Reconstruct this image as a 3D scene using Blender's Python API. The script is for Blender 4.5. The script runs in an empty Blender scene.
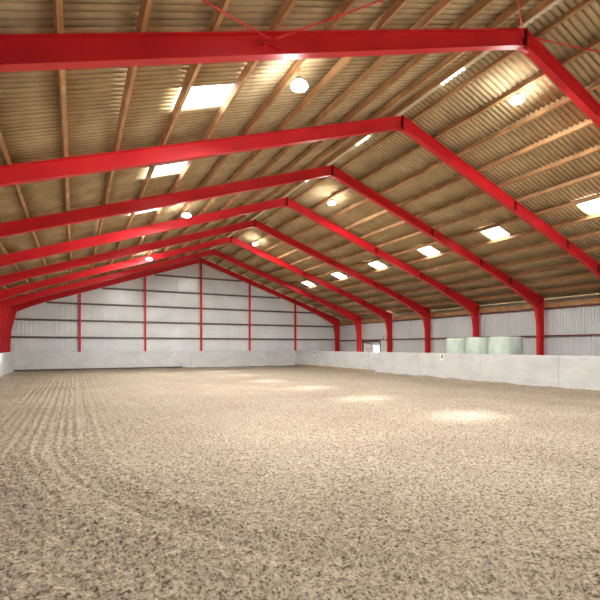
import bpy, bmesh, math, random
import numpy as np
from mathutils import Vector, Matrix
random.seed(4)
scene = bpy.context.scene
C = scene.collection

# ------------------------------------------------------------------ dimensions (metres)
XR = 10.84; ZR = 10.61               # ridge line of the steel frames
SL, SR = 0.339, 0.350                # roof slopes left / right
XL0, XR0 = -5.10, 26.53              # outer faces of the columns
FY = [2.83, 7.83, 12.83, 17.83, 22.83, 27.83, 32.83, 37.83, 42.10]
YB, YG = -1.75, 42.34                # back wall, far gable sheet
BL, BR, BY = -4.36, 20.85, 41.72     # inner faces of the kick boards
WAVE = 0.177
def T(x):
    return ZR - (SL*(XR-x) if x < XR else SR*(x-XR))
GZ = -0.06

# ------------------------------------------------------------------ materials
def mat(name, col, rough=.6, metal=0.0, spec=.5):
    m = bpy.data.materials.new(name); m.use_nodes = True
    b = m.node_tree.nodes['Principled BSDF']
    b.inputs['Base Color'].default_value = (*col, 1)
    b.inputs['Roughness'].default_value = rough
    b.inputs['Metallic'].default_value = metal
    b.inputs['Specular IOR Level'].default_value = spec
    return m, m.node_tree, b
def N(nt, t, **kw):
    n = nt.nodes.new(t)
    for k, v in kw.items(): setattr(n, k, v)
    return n
def noise(nt, scale, detail=4, vec=None, rough=.6, mscale=None):
    n = N(nt, 'ShaderNodeTexNoise'); n.inputs['Scale'].default_value = scale
    n.inputs['Detail'].default_value = detail; n.inputs['Roughness'].default_value = rough
    tc = N(nt, 'ShaderNodeTexCoord'); mp = N(nt, 'ShaderNodeMapping')
    nt.links.new(tc.outputs['Object'], mp.inputs['Vector'])
    if mscale: mp.inputs['Scale'].default_value = mscale
    nt.links.new(mp.outputs['Vector'], n.inputs['Vector'])
    return n
def ramp(nt, src, stops):
    r = N(nt, 'ShaderNodeValToRGB'); e = r.color_ramp.elements
    while len(e) > 2: e.remove(e[-1])
    for i, (p, c) in enumerate(stops):
        if i > 1: e.new(p)
        e[i].position = p; e[i].color = (*c, 1)
    nt.links.new(src, r.inputs['Fac']); return r
def mix(nt, a, b, fac, mode='MIX'):
    m = N(nt, 'ShaderNodeMix', data_type='RGBA', blend_type=mode)
    for s, k in ((fac, 0), (a, 6), (b, 7)):
        if hasattr(s, 'links'): nt.links.new(s, m.inputs[k])
        elif isinstance(s, tuple): m.inputs[k].default_value = (*s, 1)
        else: m.inputs[k].default_value = s
    return m.outputs[2]
def bump(nt, b, h, strength, dist):
    n = N(nt, 'ShaderNodeBump'); n.inputs['Strength'].default_value = strength
    n.inputs['Distance'].default_value = dist
    nt.links.new(h, n.inputs['Height']); nt.links.new(n.outputs[0], b.inputs['Normal'])

def m_red():
    m, nt, b = mat('red paint', (.52, .004, .012), .46, 0, .4)
    n = noise(nt, 1.3, 5); r = ramp(nt, n.outputs['Fac'], [(.3, (.66, .016, .024)), (.7, (.78, .024, .030))])
    n2 = noise(nt, 14, 4); r2 = ramp(nt, n2.outputs['Fac'], [(.69, (0, 0, 0)), (.74, (1, 1, 1))])
    nt.links.new(mix(nt, r.outputs[0], (.30, .02, .02), r2.outputs[0]), b.inputs['Base Color'])
    return m
def m_wood(name, c1, c2, seed):
    m, nt, b = mat(name, c1, .65, 0, .3)
    n = noise(nt, 3, 6, mscale=(9, .45, 9)); n.inputs['Distortion'].default_value = .6
    r = ramp(nt, n.outputs['Fac'], [(.3, c2), (.65, c1)])
    k = noise(nt, 1.1, 3, mscale=(1, 1.6, 1)); rk = ramp(nt, k.outputs['Fac'], [(.35, (.72, .68, .62)), (.7, (1.1, 1.08, 1.05))])
    nt.links.new(mix(nt, r.outputs[0], rk.outputs[0], 1.0, 'MULTIPLY'), b.inputs['Base Color'])
    bump(nt, b, n.outputs['Fac'], .25, .01)
    return m
def m_sheet():
    m, nt, b = mat('brown fibre cement', (.3, .22, .12), .85, 0, .15)
    n = noise(nt, .55, 6); r = ramp(nt, n.outputs['Fac'], [(.25, (.36, .272, .155)), (.5, (.45, .355, .215)), (.75, (.54, .445, .29))])
    n2 = noise(nt, 5, 5, mscale=(.6, 1.2, 1)); r2 = ramp(nt, n2.outputs['Fac'], [(.3, (.84, .83, .80)), (.5, (1, 1, 1)), (.8, (1.08, 1.07, 1.05))])
    c = mix(nt, r.outputs[0], r2.outputs[0], .9, 'MULTIPLY')
    # corrugation light and shade painted as dark and pale stripes along each wave
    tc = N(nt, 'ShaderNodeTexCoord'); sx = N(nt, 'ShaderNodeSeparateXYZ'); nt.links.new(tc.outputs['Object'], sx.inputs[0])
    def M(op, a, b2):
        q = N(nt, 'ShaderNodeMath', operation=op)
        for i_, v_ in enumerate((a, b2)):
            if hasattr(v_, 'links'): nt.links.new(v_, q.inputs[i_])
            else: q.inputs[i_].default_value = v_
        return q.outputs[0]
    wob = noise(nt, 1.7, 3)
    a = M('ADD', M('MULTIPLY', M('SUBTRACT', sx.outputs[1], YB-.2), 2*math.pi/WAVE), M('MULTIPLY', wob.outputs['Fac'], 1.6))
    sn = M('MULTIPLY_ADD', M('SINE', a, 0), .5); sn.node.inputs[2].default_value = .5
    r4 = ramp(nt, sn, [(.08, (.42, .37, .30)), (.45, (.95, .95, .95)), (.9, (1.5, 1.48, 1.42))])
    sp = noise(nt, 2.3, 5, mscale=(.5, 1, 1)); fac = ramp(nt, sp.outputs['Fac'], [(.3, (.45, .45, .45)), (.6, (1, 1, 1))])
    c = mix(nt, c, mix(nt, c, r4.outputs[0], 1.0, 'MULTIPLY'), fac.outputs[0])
    nt.links.new(c, b.inputs['Base Color'])
    n3 = noise(nt, 60, 3); bump(nt, b, n3.outputs['Fac'], .3, .006)
    return m
def m_wall():
    m, nt, b = mat('pale grey steel sheet', (.56, .57, .56), .24, 0, .5)
    n = noise(nt, .5, 5); r = ramp(nt, n.outputs['Fac'], [(.3, (.70, .74, .745)), (.7, (.83, .87, .875))])
    nt.links.new(r.outputs[0], b.inputs['Base Color'])
    return m
def m_board():
    m, nt, b = mat('light grey concrete panel', (.55, .55, .54), .7, 0, .3)
    n = noise(nt, .8, 6, mscale=(1, 1, 1.8)); r = ramp(nt, n.outputs['Fac'], [(.3, (.56, .575, .575)), (.5, (.63, .648, .645)), (.72, (.69, .708, .71))])
    n2 = noise(nt, 3.5, 7, mscale=(.5, .5, 2.5)); r2 = ramp(nt, n2.outputs['Fac'], [(.36, (.80, .79, .77)), (.48, (1, 1, 1))])
    nt.links.new(mix(nt, r.outputs[0], r2.outputs[0], .4, 'MULTIPLY'), b.inputs['Base Color'])
    n3 = noise(nt, 25, 4); bump(nt, b, n3.outputs['Fac'], .2, .01)
    return m
def m_sand():
    m, nt, b = mat('arena sand', (.36, .27, .18), .95, 0, .1)
    n = noise(nt, .35, 5); r = ramp(nt, n.outputs['Fac'], [(.3, (.35, .292, .228)), (.7, (.445, .385, .305))])
    g = noise(nt, 27, 4, rough=.8); r2 = ramp(nt, g.outputs['Fac'], [(.40, (.10, .075, .05)), (.45, (.70, .66, .61)), (.54, (1.0, 1.0, 1.0)), (.62, (1.4, 1.4, 1.38))])
    c = mix(nt, r.outputs[0], r2.outputs[0], .9, 'MULTIPLY')
    f = noise(nt, 11, 3, rough=.7); r3 = ramp(nt, f.outputs['Fac'], [(.32, (.45, .40, .35)), (.46, (1, 1, 1)), (.7, (1.12, 1.12, 1.1))])
    c = mix(nt, c, r3.outputs[0], .7, 'MULTIPLY')
    nt.links.new(c, b.inputs['Base Color'])
    h = noise(nt, 30, 6, rough=.75); bump(nt, b, h.outputs['Fac'], .8, .014)
    return m
RED = m_red()
WOODS = [m_wood('orange pine', (.66, .41, .21), (.46, .25, .11), 1), m_wood('brown pine', (.60, .36, .18), (.42, .22, .10), 2),
         m_wood('pale pine', (.70, .45, .24), (.50, .28, .13), 3)]
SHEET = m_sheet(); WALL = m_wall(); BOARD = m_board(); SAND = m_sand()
DARK = mat('dark steel girt', (.13, .10, .09), .5, .2)[0]
DRED = mat('dark red girt', (.16, .035, .03), .5)[0]
PLATE = mat('dark red joint plate', (.13, .003, .006), .4)[0]
RAIL = mat('dark timber rail', (.11, .085, .06), .8)[0]
KERB = mat('sandy timber kerb', (.42, .31, .20), .9)[0]
WHITE = mat('white plastic', (.85, .85, .83), .4)[0]
BLACK = mat('black ink', (.02, .02, .02), .5)[0]
CAP = mat('grey ridge cap', (.42, .40, .36), .8)[0]
STEEL = mat('galvanised steel', (.45, .45, .45), .4, .6)[0]
GRAVEL = mat('gravel', (.42, .39, .34), .95)[0]
DOORW = mat('white door sheet', (.75, .75, .72), .5)[0]
def m_bale():
    m, nt, b = mat('pale green stretch film', (.50, .64, .56), .16, 0, .7)
    n = noise(nt, 1.8, 4); r = ramp(nt, n.outputs['Fac'], [(.3, (.50, .64, .56)), (.7, (.74, .84, .78))])
    nt.links.new(r.outputs[0], b.inputs['Base Color'])
    w = noise(nt, 5, 5, mscale=(1, 1, 3)); w.inputs['Distortion'].default_value = 1.2
    bump(nt, b, w.outputs['Fac'], .6, .06)
    return m
BALE = m_bale()
def m_pane(name, fac, col):
    m = bpy.data.materials.new(name); m.use_nodes = True
    nt = m.node_tree; nt.nodes.clear()
    o = N(nt, 'ShaderNodeOutputMaterial'); tl = N(nt, 'ShaderNodeBsdfTranslucent'); tp = N(nt, 'ShaderNodeBsdfTransparent')
    tl.inputs[0].default_value = (*col, 1); tp.inputs[0].default_value = (.95, .97, 1, 1)
    mx = N(nt, 'ShaderNodeMixShader'); mx.inputs[0].default_value = fac
    nt.links.new(tl.outputs[0], mx.inputs[1]); nt.links.new(tp.outputs[0], mx.inputs[2]); nt.links.new(mx.outputs[0], o.inputs[0])
    return m
PANE = m_pane('translucent skylight sheet', .38, (.93, .96, 1)); RPANE = m_pane('weathered translucent ridge sheet', .04, (.22, .225, .21))
def m_glow(name, col, s):
    m = bpy.data.materials.new(name); m.use_nodes = True; nt = m.node_tree; nt.nodes.clear()
    o = N(nt, 'ShaderNodeOutputMaterial'); e = N(nt, 'ShaderNodeEmission'); e.inputs[0].default_value = (*col, 1); e.inputs[1].default_value = s
    nt.links.new(e.outputs[0], o.inputs[0]); return m
GLOW = m_glow('lit lamp globe', (1, .96, .91), 75); GLOW2 = m_glow('lit small lamp', (1, .95, .9), 20)

# ------------------------------------------------------------------ helpers
def link(name, me, m, parent=None):
    o = bpy.data.objects.new(name, me); C.objects.link(o)
    if m is not None: me.materials.append(m)
    if parent: o.parent = parent
    return o
def tag(o, label, cat, group=None, kind=None):
    if label: o['label'] = label
    if cat: o['category'] = cat
    if group: o['group'] = group
    if kind: o['kind'] = kind
    return o
def struct(o): o['kind'] = 'structure'; return o
def empty(name, loc=(0, 0, 0)):
    o = bpy.data.objects.new(name, None); C.objects.link(o); o.location = loc; o.empty_display_size = .2
    return o
def obj(name, bm, m, parent=None, smooth=False):
    me = bpy.data.meshes.new(name); bmesh.ops.recalc_face_normals(bm, faces=bm.faces); bm.to_mesh(me); bm.free()
    if smooth:
        for p in me.polygons: p.use_smooth = True
    return link(name, me, m, parent)
def box(bm, x0, x1, y0, y1, z0, z1):
    v = [bm.verts.new((x, y, z)) for x in (x0, x1) for y in (y0, y1) for z in (z0, z1)]
    for f in ((0, 1, 3, 2), (4, 6, 7, 5), (0, 4, 5, 1), (2, 3, 7, 6), (0, 2, 6, 4), (1, 5, 7, 3)):
        bm.faces.new([v[i] for i in f])
def prism_xz(bm, pts, y0, y1):
    a = [bm.verts.new((p[0], y0, p[1])) for p in pts]; b = [bm.verts.new((p[0], y1, p[1])) for p in pts]
    bm.faces.new(a); bm.faces.new(b[::-1]); n = len(pts)
    for i in range(n): bm.faces.new([a[i], b[i], b[(i+1) % n], a[(i+1) % n]])
def strip_xz(bm, line, t, y0, y1):
    """a plate of thickness t following the polyline, on its left-hand side"""
    off = []
    for i, p in enumerate(line):
        ns = []
        for a, b in ((i-1, i), (i, i+1)):
            if 0 <= a and b < len(line):
                dx = line[b][0]-line[a][0]; dz = line[b][1]-line[a][1]; l = math.hypot(dx, dz); ns.append((-dz/l, dx/l))
        nx = sum(q[0] for q in ns)/len(ns); nz = sum(q[1] for q in ns)/len(ns); l = nx*nx+nz*nz
        off.append((p[0]+nx/l*t, p[1]+nz/l*t))
    for i in range(len(line)-1):
        prism_xz(bm, [line[i], line[i+1], off[i+1], off[i]], y0, y1)
def tube(bm, a, b, r, n=8):
    a, b = Vector(a), Vector(b); d = (b-a).normalized(); u = d.orthogonal().normalized(); w = d.cross(u)
    A = [bm.verts.new(a+(u*math.cos(k*2*math.pi/n)+w*math.sin(k*2*math.pi/n))*r) for k in range(n)]
    B = [bm.verts.new(b+(u*math.cos(k*2*math.pi/n)+w*math.sin(k*2*math.pi/n))*r) for k in range(n)]
    bm.faces.new(A[::-1]); bm.faces.new(B)
    for k in range(n): bm.faces.new([A[k], A[(k+1) % n], B[(k+1) % n], B[k]])
def lathe(bm, prof, n=24, c=(0, 0, 0)):
    rings = []
    for r, z in prof:
        rings.append([bm.verts.new((c[0]+r*math.cos(k*2*math.pi/n), c[1]+r*math.sin(k*2*math.pi/n), c[2]+z)) for k in range(n)])
    for a, b in zip(rings, rings[1:]):
        for k in range(n): bm.faces.new([a[k], a[(k+1) % n], b[(k+1) % n], b[k]])
    bm.faces.new(rings[0][::-1]); bm.faces.new(rings[-1])
def rods(name, pts, r, m, parent=None):
    cu = bpy.data.curves.new(name, 'CURVE'); cu.dimensions = '3D'; cu.bevel_depth = r; cu.bevel_resolution = 2; cu.use_fill_caps = True
    sp = cu.splines.new('POLY'); sp.points.add(len(pts)-1)
    for p, q in zip(sp.points, pts): p.co = (*q, 1)
    tmp = bpy.data.objects.new('tmp', cu); C.objects.link(tmp)
    me = bpy.data.meshes.new_from_object(tmp.evaluated_get(bpy.context.evaluated_depsgraph_get()))
    bpy.data.objects.remove(tmp); me.materials.clear()
    return link(name, me, m, parent)
def copy_tree(o):
    c = o.copy(); C.objects.link(c)
    for ch in o.children:
        d = ch.copy(); C.objects.link(d); d.parent = c
        for g in ch.children:
            e = g.copy(); C.objects.link(e); e.parent = d
    return c

# ------------------------------------------------------------------ portal frames
def make_frame():
    t = empty('portal_frame')
    W, D = .10, .45
    kR, kL = (25.82, 4.50), (-4.20, 4.85)
    # rafters : web polygon + flanges
    def rafter(side):
        bm = bmesh.new()
        if side > 0:
            top = [(XR, T(XR)), (XR0, T(XR0))]
            bot = [(XR, T(XR)-D-.03), (XR+.5, T(XR+.5)-D), (22.2, T(22.2)-D), (24.2, T(24.2)-D-.16), kR]
        else:
            top = [(XR, T(XR)), (XL0, T(XL0))]
            bot = [(XR, T(XR)-D-.03), (XR-.5, T(XR-.5)-D), (-2.2, T(-2.2)-D), (-3.2, T(-3.2)-D-.07), kL]
        prism_xz(bm, top + bot[::-1], -.006, .006)
        strip_xz(bm, top, -.016*side, -W, W)
        strip_xz(bm, bot, .016*side, -W, W)
        return obj('rafter', bm, RED, t)
    rafter(1); rafter(-1)
    def column(side):
        bm = bmesh.new()
        if side > 0: xo, k, m_, lo = XR0, kR, (26.04, 3.45), (26.12, GZ)
        else: xo, k, m_, lo = XL0, kL, (-4.58, 3.3), (-4.72, GZ)
        zt = T(xo)-.01
        prism_xz(bm, [(xo, GZ), (xo, zt), (k[0], k[1]), m_, lo], -.006, .006)
        strip_xz(bm, [(xo, GZ), (xo, zt)], .016*side, -W, W)
        strip_xz(bm, [lo, m_, k], -.016*side, -W, W)
        # diagonal knee stiffener
        strip_xz(bm, [(k[0], k[1]), (xo-.02*side, zt-.02)], .014, -W, W)
        return obj('column', bm, RED, t)
    cr, cl = column(1), column(-1)
    for x0, x1, par in ((26.04, 26.59, cr), (-5.16, -4.66, cl)):
        bm = bmesh.new(); box(bm, x0, x1, -.14, .14, GZ, GZ+.025); obj('base_plate', bm, PLATE, par)
    bm = bmesh.new(); box(bm, XR-.022, XR+.022, -.105, .105, T(XR)-D-.06, T(XR)+.012); obj('ridge_plate', bm, PLATE, t)
    for x in (17.15, 20.9, 23.4):
        bm = bmesh.new(); s = .014
        z = T(x)
        for y0, y1 in ((-.101, -.004), (.004, .101)): box(bm, x-s, x+s, y0, y1, z-D-.006, z-.01)
        obj('stiffener', bm, PLATE, t)
    # mid-height tie plate at the ridge haunch
    bm = bmesh.new(); prism_xz(bm, [(XR-.25, T(XR-.25)-D), (XR+.25, T(XR+.25)-D), (XR, T(XR)-D-.10)], -.05, .05); obj('haunch', bm, RED, t)
    return t
ords = ['nearest', 'second nearest', 'third nearest', 'fourth nearest', 'fifth nearest', 'third from the end', 'second to last']
FL = ['red steel portal frame beside and above the viewer, outside the picture',
      'nearest red steel portal frame in view, with bracing rods fixed to its rafter',
      'second red steel portal frame from the viewer, its ridge left of the right-hand lamp',
      'third red steel portal frame from the viewer, its column right of the wrapped bales',
      'fourth red steel portal frame from the viewer, its column standing behind the wrapped bales',
      'fifth red steel portal frame from the viewer, its column just left of the bales',
      'sixth red steel portal frame from the viewer, its column just right of the lit doorway',
      'seventh red steel portal frame from the viewer, its column just left of the lit doorway',
      'last red steel portal frame, standing against the grey gable wall']
frame0 = make_frame()
for i, y in enumerate(FY):
    f = frame0 if i == 0 else copy_tree(frame0)
    f.location = (0, y, 0); tag(f, FL[i], 'steel frame', 'red steel portal frames')

# ------------------------------------------------------------------ purlins
PX = [9.56-1.22*k for k in range(13)]; PXR = [12.4+1.22*k for k in range(12)]
PH = .17
def purlin(x, label, w=.085, k=0):
    t = bmesh.new(); z = T(x)+.004; s = SL if x < XR else -SR
    ax = math.atan(s); n = 36
    rr = random.Random(int(x*100)); ph = rr.random()*6
    prev = None
    for i in range(n+1):
        y = YB+.06+(YG-.14-YB)*i/n
        dx = .012*math.sin(y*.35+ph)
        c, sn = math.cos(ax), math.sin(ax)
        ring = []
        for a, b in ((-w/2, 0), (w/2, 0), (w/2, PH), (-w/2, PH)):
            ring.append(t.verts.new((x+dx+a*c-b*sn, y, z+.5*w*abs(sn)*0+a*sn+b*c)))
        if prev:
            for q in range(4): t.faces.new([prev[q], prev[(q+1) % 4], ring[(q+1) % 4], ring[q]])
        else: t.faces.new(ring)
        prev = ring
    t.faces.new(prev[::-1])
    o = obj('roof_purlin', t, WOODS[k % 3]); tag(o, label, 'purlin', 'wooden purlins under the roof sheets')
onum = ['first', 'second', 'third', 'fourth', 'fifth', 'sixth', 'seventh', 'eighth', 'ninth', 'tenth', 'eleventh', 'twelfth', 'thirteenth', 'fourteenth']
purlin(10.43, 'orange wooden purlin on the left roof slope, right beside the ridge gap', .075, 1)
purlin(11.25, 'orange wooden purlin on the right roof slope, right beside the ridge gap', .075, 1)
for k, x in enumerate(PX):
    e = {5: ', above skylights', 6: ', crossing the skylights'}.get(k, '')
    purlin(x, 'wooden purlin on the left slope, %s below the one at the ridge%s' % (onum[k], e), .088, k)
for k, x in enumerate(PXR):
    e = {5: ', above the skylights', 6: ', below the skylights'}.get(k, '')
    purlin(x, 'wooden purlin on the right slope, %s below the one at the ridge%s' % (onum[k], e), .088, k+1)
for x0, x1, lab in ((26.56, 26.65, 'thick wooden eaves beam lying along the top of the right wall'), (-5.22, -5.13, 'thick wooden eaves beam lying along the top of the left wall')):
    bm = bmesh.new(); box(bm, x0, x1, YB+.06, YG-.08, 4.50, 4.83); tag(obj('eaves_beam', bm, WOODS[0]), lab, 'beam')

# ------------------------------------------------------------------ roof sheets
SKY_Y = [5.6, 10.55, 15.6, 20.35, 25.45, 30.6, 35.9]
def snap(y): return YB-.2+round((y-(YB-.2))/WAVE)*WAVE
def sheet_z(x, y):
    ph = (y-(YB-.2))/WAVE
    lap = .012*((ph/6) % 1.0)
    return T(x)+PH/math.cos(.33)+.045+.035*math.cos(2*math.pi*ph)+lap
def corrugated(name, xs, y0, y1, m, holes=(), seg=8, thick=.007, parent=None, lift=0.0, steps=False, res=None):
    n = int(round((y1-y0)/WAVE*seg)); ys = y0+np.arange(n+1)*(WAVE/seg)
    V = []; F = []
    for r in range(len(xs)-1):
        a, b = xs[r], xs[r+1]; base = len(V)
        for y in ys:
            za = sheet_z(a, y)+lift; zb = sheet_z(b, y)+lift
            if steps: za += .009 if abs(a-XR) > abs(b-XR) else 0; zb += .009 if abs(b-XR) > abs(a-XR) else 0
            V.append((a, y, za)); V.append((b, y, zb))
        for i in range(n):
            cx = (a+b)/2; cy = ys[i]+WAVE/seg/2
            if any(h[0] < cx < h[1] and h[2] < cy < h[3] for h in holes): continue
            q = base+2*i; F.append((q, q+1, q+3, q+2))
    me = bpy.data.meshes.new(name); me.from_pydata(V, [], F); me.update()
    for p in me.polygons: p.use_smooth = True
    o = link(name, me, m, parent)
    if thick:
        s = o.modifiers.new('thickness', 'SOLIDIFY'); s.thickness = thick; s.offset = 1
    return o
Y0S = YB-.2; Y1S = Y0S+round((YG+.35-Y0S)/WAVE)*WAVE
HL = [(2.12, 3.42, snap(y-.53), snap(y-.53)+6*WAVE) for y in SKY_Y]
HR = [(18.52, 20.02, snap(y-.53), snap(y-.53)+6*WAVE) for y in SKY_Y]
xsl = sorted(set([XR-.14]+[x-.02 for x in PX[:-1]]+[-5.75, 2.12, 3.42]))
xsl = [x for x in xsl if x not in (PX[5]-.02,)]
xsr = sorted(set([XR+.14]+[x+.02 for x in PXR]+[27.36, 18.62]))
xsr = [x for x in xsr if abs(x-18.62) < 1e-6 or abs(x-(PXR[5]+.02)) > 1e-6]
HR = [(18.62, PXR[6]+.02, h[2], h[3]) for h in HR]
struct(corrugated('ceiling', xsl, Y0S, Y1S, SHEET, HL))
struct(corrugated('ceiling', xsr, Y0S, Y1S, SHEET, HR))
wn = 1
for h in HL+HR:
    o = corrugated('window_%d' % wn, [h[0], h[1]], h[2], h[3], PANE, thick=0, lift=.002, steps=False, seg=8); struct(o); wn += 1
# ridge cap: plain pieces and a translucent piece in each bay
caps = []; y = Y0S
for cy in SKY_Y: caps += [(y, cy-.5, CAP), (cy-.5, cy+.5, RPANE)]; y = cy+.5
caps.append((y, Y1S, CAP))
cw = .34
for (a, b, m) in caps:
    if b-a < .1: continue
    bm = bmesh.new(); zt = T(XR)+PH+.20
    pts = [(XR-cw, zt-cw*SL), (XR, zt), (XR+cw, zt-cw*SR)]
    if m is RPANE:
        v = [[bm.verts.new((p[0], yy, p[1])) for p in pts] for yy in (a, b)]
        for q in range(2): bm.faces.new([v[0][q], v[0][q+1], v[1][q+1], v[1][q]])
        o = obj('window_%d' % wn, bm, m); wn += 1
    else:
        strip_xz(bm, pts, .012, a, b); o = obj('trim_%d' % (caps.index((a, b, m))+10), bm, m)
    struct(o)

# ------------------------------------------------------------------ walls
def ribbed(name, axis, c, a0, a1, zt, m, inward, holes=(), pitch=.18, d=.042, z0=GZ, parent=None):
    """trapezoid sheet; axis 'x' = plane of constant y running along x, 'y' the reverse"""
    prof = []; a = a0
    while a < a1-1e-6:
        prof += [(a, 0), (a+.115, 0), (a+.130, d), (a+.165, d)]
        a += pitch
    prof.append((a1, 0)); prof = [p for p in prof if p[0] <= a1+1e-6]
    V = []; F = []
    zcuts = sorted({h[k] for h in holes for k in (2, 3)})
    for i in range(len(prof)-1):
        (u0, d0), (u1, d1) = prof[i], prof[i+1]; um = (u0+u1)/2
        zz0 = [z0]+[z for z in zcuts]+[None]
        for j in range(len(zz0)-1):
            lo = zz0[j]; hi = zz0[j+1]
            zm = lo+.01
            if any(h[0] < um < h[1] and h[2] <= zm < h[3] for h in holes): continue
            def P(u, dd, z):
                off = c-inward*dd
                return (u, off, z) if axis == 'x' else (off, u, z)
            h0 = zt(u0) if hi is None else hi; h1 = zt(u1) if hi is None else hi
            q = len(V); V += [P(u0, d0, lo), P(u1, d1, lo), P(u1, d1, h1), P(u0, d0, h0)]; F.append((q, q+1, q+2, q+3))
    me = bpy.data.meshes.new(name); me.from_pydata(V, [], F); me.update()
    o = link(name, me, m, parent); s = o.modifiers.new('thickness', 'SOLIDIFY'); s.thickness = .004; s.offset = -1 if True else 1
    return struct(o)
DOOR = (34.80, 37.70, GZ, 2.60)
gz = lambda u: T(u)+.192
ribbed('wall_back', 'x', YG, -5.66, 27.22, gz, WALL, -1)
ribbed('wall_right', 'y', 26.72, YB, YG, lambda u: 4.56, WALL, -1, holes=[DOOR])
ribbed('wall_left', 'y', -5.26, YB, YG, lambda u: 4.56, WALL, 1)
ribbed('wall_front', 'x', YB, -5.66, 27.22, gz, WALL, 1, holes=[(14.5, 18.5, GZ, 3.4)])
tn = 30
for x0, x1 in ((27.20, 27.24), (-5.68, -5.64)):           # fascia and soffit at the eaves
    bm = bmesh.new(); box(bm, x0, x1, Y0S, Y1S, 4.55, sheet_z((x0+x1)/2, Y0S+WAVE/2)+.024)
    a, b = (26.72, x0) if x0 > 0 else (x1, -5.26); box(bm, a, b, Y0S, Y1S, 4.52, 4.55)
    struct(obj('trim_%d' % tn, bm, CAP)); tn += 1
# girts on the far gable
for z, lab in ((2.80, 'lowest dark girt across the far grey gable wall, just above the kick board'), (4.26, 'second lowest dark girt across the far gable wall'),
               (5.72, 'third dark girt up the far gable wall'), (7.16, 'fourth dark girt up the far gable wall'), (8.66, 'short topmost dark girt under the far gable peak')):
    xa = max(XL0+.03, XR-(ZR-.5-z)/SL); xb = min(XR0-.03, XR+(ZR-.5-z)/SR)
    if z < 4.4: xa, xb = XL0+.03, XR0-.03
    bm = bmesh.new(); box(bm, xa, xb, YG-.115, YG-.108, z-.07, z+.07); box(bm, xa, xb, YG-.115, YG-.036, z-.076, z-.069); box(bm, xa, xb, YG-.115, YG-.036, z+.069, z+.076)
    tag(obj('wall_girt', bm, DARK), lab, 'girt', 'girts on the far gable wall')
# gable posts
for x, lab in ((.38, 'leftmost slim red post on the far gable wall'), (5.72, 'second slim red post from the left on the far gable wall'), (10.87, 'middle slim red post under the peak of the gable wall'),
               (15.85, 'fourth slim red post from the left on the far gable wall'), (21.04, 'rightmost slim red post on the far gable wall')):
    bm = bmesh.new(); zt = T(x)-.475; ya, yb = YG-.30, YG-.12
    box(bm, x-.075, x+.075, ya, ya+.012, GZ, zt); box(bm, x-.075, x+.075, yb-.012, yb, GZ, zt); box(bm, x-.006, x+.006, ya, yb, GZ, zt)
    t = empty('gable_post', (0, 0, 0)); obj('shaft', bm, RED, t)
    bm = bmesh.new(); box(bm, x-.10, x+.10, ya-.02, yb-.0, GZ, GZ+.02); obj('base_plate', bm, PLATE, t)
    tag(t, lab, 'post', 'red posts on the gable wall')
# girts on the side walls
for xi, s, nm in ((26.59, 1, 'right'), (-5.145, -1, 'left')):
    for z, wd in ((2.70, 'mid-height'), (4.42, 'top')):
        gaps = [(YB+.06, YG-.15)]
        bm = bmesh.new()
        for a, b in gaps: box(bm, xi-.035, xi+.035, a, b, z-.045, z+.045)
        tag(obj('wall_girt', bm, DRED), 'dark red %s girt running along the %s wall behind the columns' % (wd, nm), 'girt', 'girts on the side walls')

# ------------------------------------------------------------------ door in the right wall
t = empty('door_1', (26.74, 0, 0)); struct(t)
def part(name, m, boxes, par):
    bm = bmesh.new()
    for b in boxes: box(bm, *b)
    return obj(name, bm, m, par)
y0, y1 = DOOR[0], DOOR[1]
part('door_frame', DARK, [(-.06, .06, y0-.06, y0+.07, GZ, 2.5), (-.06, .06, y1-.07, y1+.06, GZ, 2.5), (-.06, .06, y0, y1, 2.50, 2.66)], t)
lf = part('door_leaf', DOORW, [(.12, .16, y0+1.25, y1+.05, GZ+.03, 2.48)], t)
part('rail', STEEL, [(.10, .12, y0+1.25, y1, z, z+.05) for z in (.9, 1.75)], lf)
bm = bmesh.new(); tube(bm, (-.02, y1-.12, 2.46), (-.02, y0+.12, 2.12), .035); obj('brace', bm, DARK, t)
part('header_panel', WALL, [(.03, .05, y0+.07, y1-.07, 2.20, 2.50)], t)
# small bracket right of the door, under the girt
t = empty('wall_bracket', (26.53, 33.9, 2.75)); tag(t, 'small dark curved bracket on the wall between the doorway and the next column', 'bracket')
bm = bmesh.new(); box(bm, -.02, .01, -.08, .08, -.08, .1); obj('mounting_plate', bm, WHITE, t)
o = rods('arm', [(-.02, 0, 0), (-.15, -.05, .0), (-.25, -.15, .08), (-.28, -.3, .25), (-.27, -.36, .3)], .025, BLACK, t)

# ------------------------------------------------------------------ kick boards
BH = 1.60
def kick(name_label, panels, along, c, inward, m=BOARD):
    t = empty('kick_board'); tag(t, name_label, 'kick board', 'arena kick boards')
    for i, (a, b) in enumerate(panels):
        bm = bmesh.new(); g = .006; e = .012*((i*7) % 3-1)*0.5
        lo, hi = (c+e, c+e+.09) if inward < 0 else (c-e-.09, c-e)
        if along == 'y': box(bm, lo, hi, a+g, b-g, -.05, BH+.01*((i*5) % 3-1))
        else: box(bm, a+g, b-g, lo, hi, -.05, BH+.01*((i*5) % 3-1))
        bmesh.ops.bevel(bm, geom=[e_ for e_ in bm.edges], offset=.008, segments=1, affect='EDGES')
        obj('panel', bm, m, t)
        # post behind each joint
        bm = bmesh.new()
        if along == 'y':
            xx = (c+.10, c+.20) if inward < 0 else (c-.20, c-.10); box(bm, xx[0], xx[1], a-.05, a+.05, GZ, BH-.08)
        else:
            yy = (c+.10, c+.18); box(bm, a+.1, a+.2, yy[0], yy[1], GZ, BH-.08)
        obj('post', bm, RAIL, t)
    return t
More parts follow.
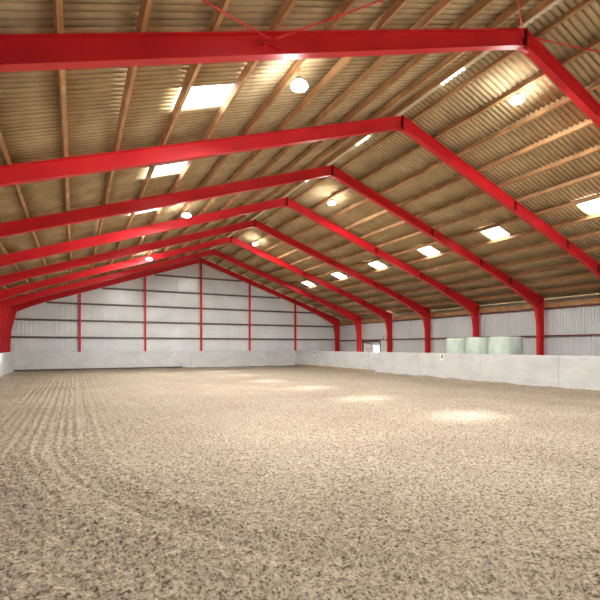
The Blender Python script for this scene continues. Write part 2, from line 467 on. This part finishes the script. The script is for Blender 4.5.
# right side: irregular joints as seen
kr = kick('long pale grey kick board on the right side of the arena, bales behind it', [(-1.2, 4), (4, 8.6), (8.6, 13.2), (13.2, 17.8), (17.8, 22.9), (22.9, 28.6), (28.6, 35), (35, BY+.1)], 'y', BR, -1)
kb = kick('pale grey kick board across the far end, in front of the gable wall', [(BL, .6), (.6, 5.0), (5.0, 9.8), (9.8, 14.2), (14.2, 17.6), (17.6, BR)], 'x', BY, -1)
kl = kick('short visible stretch of pale kick board on the left side of the arena', [(-1.2, 5), (5, 10), (10, 15), (15, 20), (20, 25), (25, 30), (30, 36), (36, BY+.1)], 'y', BL, 1)
o = part('base_rail', RAIL, [(BL+.02, 9.0, BY-.05, BY-.001, -.03, .17)], kb); o['label'] = 'dark low timber rail'
o = part('base_rail', KERB, [(BR-.10, BR-.001, 27.8, BY-.06, -.03, .20)], kr); o['label'] = 'sandy low timber kerb'

# letter plates
def plate(letter, loc, rz, label):
    t = empty('letter_plate', loc); t.rotation_euler = (0, 0, rz); tag(t, label, 'sign', 'arena letter plates')
    bm = bmesh.new(); s = []
    hw, hh, r = .17, .22, .07
    for cx, cz, a0 in ((hw-r, hh-r, 0), (-hw+r, hh-r, 90), (-hw+r, -hh+r, 180), (hw-r, -hh+r, 270)):
        for k in range(5):
            a = math.radians(a0+k*22.5); s.append((cx+r*math.cos(a), cz+r*math.sin(a)))
    prism_xz(bm, s, -.014, 0); obj('backing', bm, WHITE, t)
    cu = bpy.data.curves.new('letter', 'FONT'); cu.body = letter; cu.size = .34; cu.align_x = 'CENTER'; cu.align_y = 'CENTER'; cu.extrude = .003; cu.offset = .004
    tmp = bpy.data.objects.new('tmp', cu); C.objects.link(tmp)
    me = bpy.data.meshes.new_from_object(tmp.evaluated_get(bpy.context.evaluated_depsgraph_get())); bpy.data.objects.remove(tmp); me.materials.clear()
    me.transform(Matrix.Translation((0, -.017, 0)) @ Matrix.Rotation(math.radians(90), 4, 'X'))
    link('letter', me, BLACK, t)
plate('B', (BR-.012, 20.75, 1.38), -math.pi/2, 'white letter B plate on the right kick board, beside the leftmost bale')
plate('C', (8.15, BY-.012, 1.42), 0, 'white letter C plate at the top middle of the far kick board')
plate('M', (BR-.012, 37.5, 1.42), -math.pi/2, 'white letter M plate on the right kick board near the far corner')

# ------------------------------------------------------------------ wrapped bales behind the right board
def make_bale(seed, R=.80, H=1.32):
    rr = random.Random(seed); bm = bmesh.new(); n = 48
    prof = [(0.02, 0), (.72, 0), (.90, .02), (.975, .07), (1.0, .16), (1.005, .35), (1.015, .6), (1.0, .85), (.985, 1.05), (1.0, 1.18), (.97, 1.25), (.90, 1.30), (.72, 1.32), (.4, 1.315), (.02, 1.31)]
    ph = [rr.random()*6 for _ in range(4)]
    rings = []
    for r, z in prof:
        ring = []
        for k in range(n):
            a = k*2*math.pi/n; p = 3.0
            se = 1/((abs(math.cos(a))**p+abs(math.sin(a))**p)**(1/p))
            q = R*r*(1+(se-1)*.55)*(1+.012*math.sin(3*a+ph[0]+z*3)+.008*math.sin(9*a+ph[1]))
            ring.append(bm.verts.new((q*math.cos(a), q*math.sin(a), z*H/1.32+.012*math.sin(2*a+ph[2])*min(1, z*3)*(r))))
        rings.append(ring)
    for a, b in zip(rings, rings[1:]):
        for k in range(n): bm.faces.new([a[k], a[(k+1) % n], b[(k+1) % n], b[k]])
    bm.faces.new(rings[0][::-1]); bm.faces.new(rings[-1])
    return bm
bx = 22.25
for i, (y, lab, R) in enumerate(((17.25, 'right-hand pale green wrapped bale, the biggest looking of the three on top', .85), (19.0, 'middle pale green wrapped bale behind the right kick board', .80), (20.68, 'leftmost pale green wrapped bale, near the letter B plate', .76))):
    t = empty('wrapped_bale', (bx, y, GZ+1.345)); t.rotation_euler = (0, 0, .1*i)
    tag(t, lab, 'bale', 'wrapped bales behind the board'); obj('film_wrap', make_bale(i+3, R), BALE, t, True)
    o2 = empty('wrapped_bale', (bx, y, GZ)); tag(o2, 'lower pale green wrapped bale hidden under the upper ones', 'bale', 'lower wrapped bales'); obj('film_wrap', make_bale(i+13, R), BALE, o2, True)

# ------------------------------------------------------------------ lamps
LX = ((4.78, -.42), (12.22, -.42))
def make_lamp():
    t = empty('high_bay_lamp')
    bm = bmesh.new(); lathe(bm, [(.04, .19), (.09, .18), (.10, .13), (.15, .10), (.155, .07), (.14, .06)], 28)
    h = obj('housing', bm, STEEL, t, False)
    bm = bmesh.new(); lathe(bm, [(.13, .06), (.18, .04), (.20, .0), (.18, -.045), (.11, -.07), (.02, -.075)], 28); o = obj('lens', bm, GLOW, t); o['label'] = 'glowing white globe'
    bm = bmesh.new(); tube(bm, (0, 0, .18), (0, 0, .40), .008); obj('hanger', bm, STEEL, t)
    return t
lamp0 = make_lamp(); first = True
LP = [(4.70, 9.2, 'nearest glowing round lamp on the left slope'), (12.3, 9.1, 'nearest glowing round lamp on the right slope'),
      (4.62, 20.6, 'middle glowing round lamp of the left slope row'), (12.28, 20.2, 'middle glowing round lamp of the right slope row'),
      (4.60, 32.0, 'farthest glowing round lamp of the left slope row'), (12.15, 31.1, 'farthest glowing round lamp of the right slope row'),
      (4.70, .3, 'round lamp on the left slope, out of the picture'), (12.3, .3, 'round lamp on the right slope, out of the picture'),
      (19.6, .3, 'round lamp low on the right slope, out of the picture')]
LAMP_W = 540
for i, (x, y, lab) in enumerate(LP):
    zz = T(x)-.22-.35
    l = lamp0 if first else copy_tree(lamp0); first = False
    # hang height = purlin underside
    l.location = (x, y, T(x)-.37); tag(l, lab, 'lamp', 'high bay lamps')
    ld = bpy.data.lights.new('lamp_light', 'AREA'); ld.shape = 'DISK'; ld.size = .40; ld.energy = LAMP_W if y > 5 else LAMP_W*.2; ld.color = (1, .97, .92)
    lo = bpy.data.objects.new('lamp_light', ld); C.objects.link(lo); lo.location = (x, y, T(x)-.37-.16)
# small lamp near the fifth column on the right wall
t = empty('wall_lamp', (26.40, 33.15, 4.78)); tag(t, 'tiny bright lamp beside the column top right of the doorway', 'lamp')
bm = bmesh.new(); lathe(bm, [(.03, -.1), (.10, -.08), (.12, .0), (.10, .08), (.03, .1)], 16); obj('globe', bm, GLOW2, t)
bm = bmesh.new(); tube(bm, (.08, 0, .02), (.24, 0, .02), .02); obj('arm', bm, DARK, t)

# ------------------------------------------------------------------ bracing rods in the first bay
def brace(a, b, label, lo=0):
    za = T(a[0])-.16-lo; zb = T(b[0])-.16-lo
    A = Vector((a[0], a[1], za)); B = Vector((b[0], b[1], zb)); d = (B-A).normalized()
    t = empty('bracing_rod'); tag(t, label, 'rod', 'red bracing rods')
    bm = bmesh.new(); tube(bm, A, B, .014, 8); obj('rod', bm, RED, t)
    bm = bmesh.new(); tube(bm, A+d*.02, A+d*.42, .026, 8); tube(bm, A+Vector((0, .02, .03)), A+Vector((0, .02, -.03)), .03); obj('turnbuckle', bm, RED, t)
yA, yB_ = FY[1]-.11, FY[0]+.11
brace((3.30, yA), (-4.0, yB_), 'red bracing rod rising left from the bolted joint on the nearest rafter')
brace((3.42, yA), (XR-.1, yB_), 'red bracing rod rising right from the bolted joint on the nearest rafter')
brace((XR-.15, yA), (3.36, yB_), 'short visible red bracing rod rising steeply beside the nearest ridge joint', .07)
brace((XR+.15, yA), (18.3, yB_), 'thin red bracing rod running right from the nearest ridge joint')
t = empty('rod_bracket', (3.36, FY[1]-.012, T(3.36)-.24)); tag(t, 'small red bolted bracket on the nearest rafter where two rods meet', 'bracket')
bm = bmesh.new(); box(bm, -.09, .09, -.10, 0, -.01, .01); box(bm, -.16, -.14, -.05, 0, -.04, .04); box(bm, .14, .16, -.05, 0, -.04, .04); tube(bm, (-.2, -.04, 0), (.2, -.04, 0), .02); obj('lug', bm, RED, t)

# ------------------------------------------------------------------ sand floor (real relief)
rng = np.random.RandomState(3)
def vnoise(X, Y, s, seed):
    g = np.random.RandomState(seed).rand(256, 256)
    x = X/s+1000; y = Y/s+1000; xi = np.floor(x).astype(int); yi = np.floor(y).astype(int); fx = x-xi; fy = y-yi
    fx = fx*fx*(3-2*fx); fy = fy*fy*(3-2*fy); xi %= 256; yi %= 256; x1 = (xi+1) % 256; y1 = (yi+1) % 256
    return (g[xi, yi]*(1-fx)+g[x1, yi]*fx)*(1-fy)+(g[xi, y1]*(1-fx)+g[x1, y1]*fx)*fy-.5
def axis_pts(segs):
    o = []
    for a, b, s in segs: o.append(np.arange(a, b, s))
    return np.concatenate(o+[np.array([segs[-1][1]])])
gx = axis_pts([(BL-.02, -3.2, .08), (-3.2, 8.5, .022), (8.5, 14, .045), (14, BR+.02, .09)])
gy = axis_pts([(-1.4, 1.6, .2), (1.6, 7.5, .022), (7.5, 13, .04), (13, 22, .09), (22, BY+.02, .2)])
X, Y = np.meshgrid(gx, gy, indexing='ij')
r = np.where(Y > 10.5, 10.6-X, np.hypot(X-10.6, Y-10.5))
ang = np.where(Y > 10.5, -(Y-10.5), np.arctan2(10.5-Y, 10.6-X)*10.6)
Z = .020*vnoise(X, Y, .9, 1)+.016*vnoise(X, Y, .28, 2)+.020*vnoise(X, Y, .11, 3)+.026*vnoise(X, Y, .055, 4)
cl = vnoise(X, Y, .075, 7); Z += .028*np.clip(cl-.22, 0, 1)-.05*np.clip(-cl-.26, 0, 1)
mask = np.clip(1.6-np.abs(r-11.2)/1.1, 0, 1)*(vnoise(X, Y, 1.5, 8)*.8+.6)
Z += mask*.018*np.sin(r*2*np.pi/.21+1.5*vnoise(X, Y, 1.2, 9))
for rc, wd in ((10.35, .12), (11.0, .10), (12.3, .22)):
    Z -= .024*np.exp(-((r-rc)/(wd*.4))**2)
cleat = (np.exp(-((r-11.75)/.42)**2)+np.exp(-((r-10.65)/.25)**2)+np.exp(-((r-12.9)/.38)**2))*np.clip((12-Y)/3, 0, 1)
Z *= 1-.45*np.clip(cleat,0,1)
Z += cleat*.036*np.sin(ang*2*np.pi/.19+.9*r*3+1.2*vnoise(X, Y, .8, 11))
st = np.clip((Y-9)/4, 0, 1); Z += st*.012*vnoise(r*6, Y*.12, .5, 12)
Z += st*.005*np.sin(r*2*np.pi/.42)*np.clip(1.5-np.abs(r-11)/2.0, 0, 1)
edge = np.minimum(np.minimum(X-BL, BR-X), BY-Y); Z += .09*np.exp(-np.clip(edge, 0, 9)/.22)*(.7+vnoise(X, Y, .9, 13))
Z = np.maximum(Z-.01, -.045)
nx, ny = len(gx), len(gy)
co = np.stack([X, Y, Z], -1).reshape(-1, 3).astype(np.float32)
idx = np.arange(nx*ny).reshape(nx, ny)
q = np.stack([idx[:-1, :-1], idx[1:, :-1], idx[1:, 1:], idx[:-1, 1:]], -1).reshape(-1, 4)
me = bpy.data.meshes.new('floor'); me.vertices.add(len(co)); me.vertices.foreach_set('co', co.ravel())
me.loops.add(q.size); me.loops.foreach_set('vertex_index', q.ravel().astype(np.int32))
me.polygons.add(len(q)); me.polygons.foreach_set('loop_start', np.arange(0, q.size, 4, dtype=np.int32))
me.polygons.foreach_set('use_smooth', np.ones(len(q), dtype=bool)); me.update(calc_edges=True); me.validate()
struct(link('floor', me, SAND))
bm = bmesh.new(); box(bm, -70, 90, -60, 110, GZ-.3, GZ); struct(obj('ground', bm, GRAVEL))

# ------------------------------------------------------------------ light, camera
w = bpy.data.worlds.new('sky'); scene.world = w; w.use_nodes = True; nt = w.node_tree
bg = nt.nodes['Background']; bg.inputs[0].default_value = (.86, .93, 1, 1); bg.inputs[1].default_value = 3.0
sun = bpy.data.lights.new('sun', 'SUN'); sun.energy = 30; sun.angle = math.radians(8); sun.color = (1, .96, .9)
so = bpy.data.objects.new('sun', sun); C.objects.link(so)
so.rotation_euler = Vector((9.25, 1.4, 8.1)).to_track_quat('Z', 'Y').to_euler()

F = 438.6; HY = 346.65; TH = .474
cam = bpy.data.cameras.new('camera'); co_ = bpy.data.objects.new('camera', cam); C.objects.link(co_); scene.camera = co_
cam.sensor_width = 36; cam.sensor_fit = 'HORIZONTAL'; cam.lens = F/600*36; cam.shift_x = 0; cam.shift_y = (HY-300)/600
co_.location = (0, 0, 2.02); co_.rotation_euler = (math.radians(90), 0, -TH); cam.clip_end = 300; cam.clip_start = .05
vs = scene.view_settings; vs.view_transform = 'Standard'; vs.look = 'None'; vs.gamma = 1; vs.use_curve_mapping = False; vs.exposure = .65
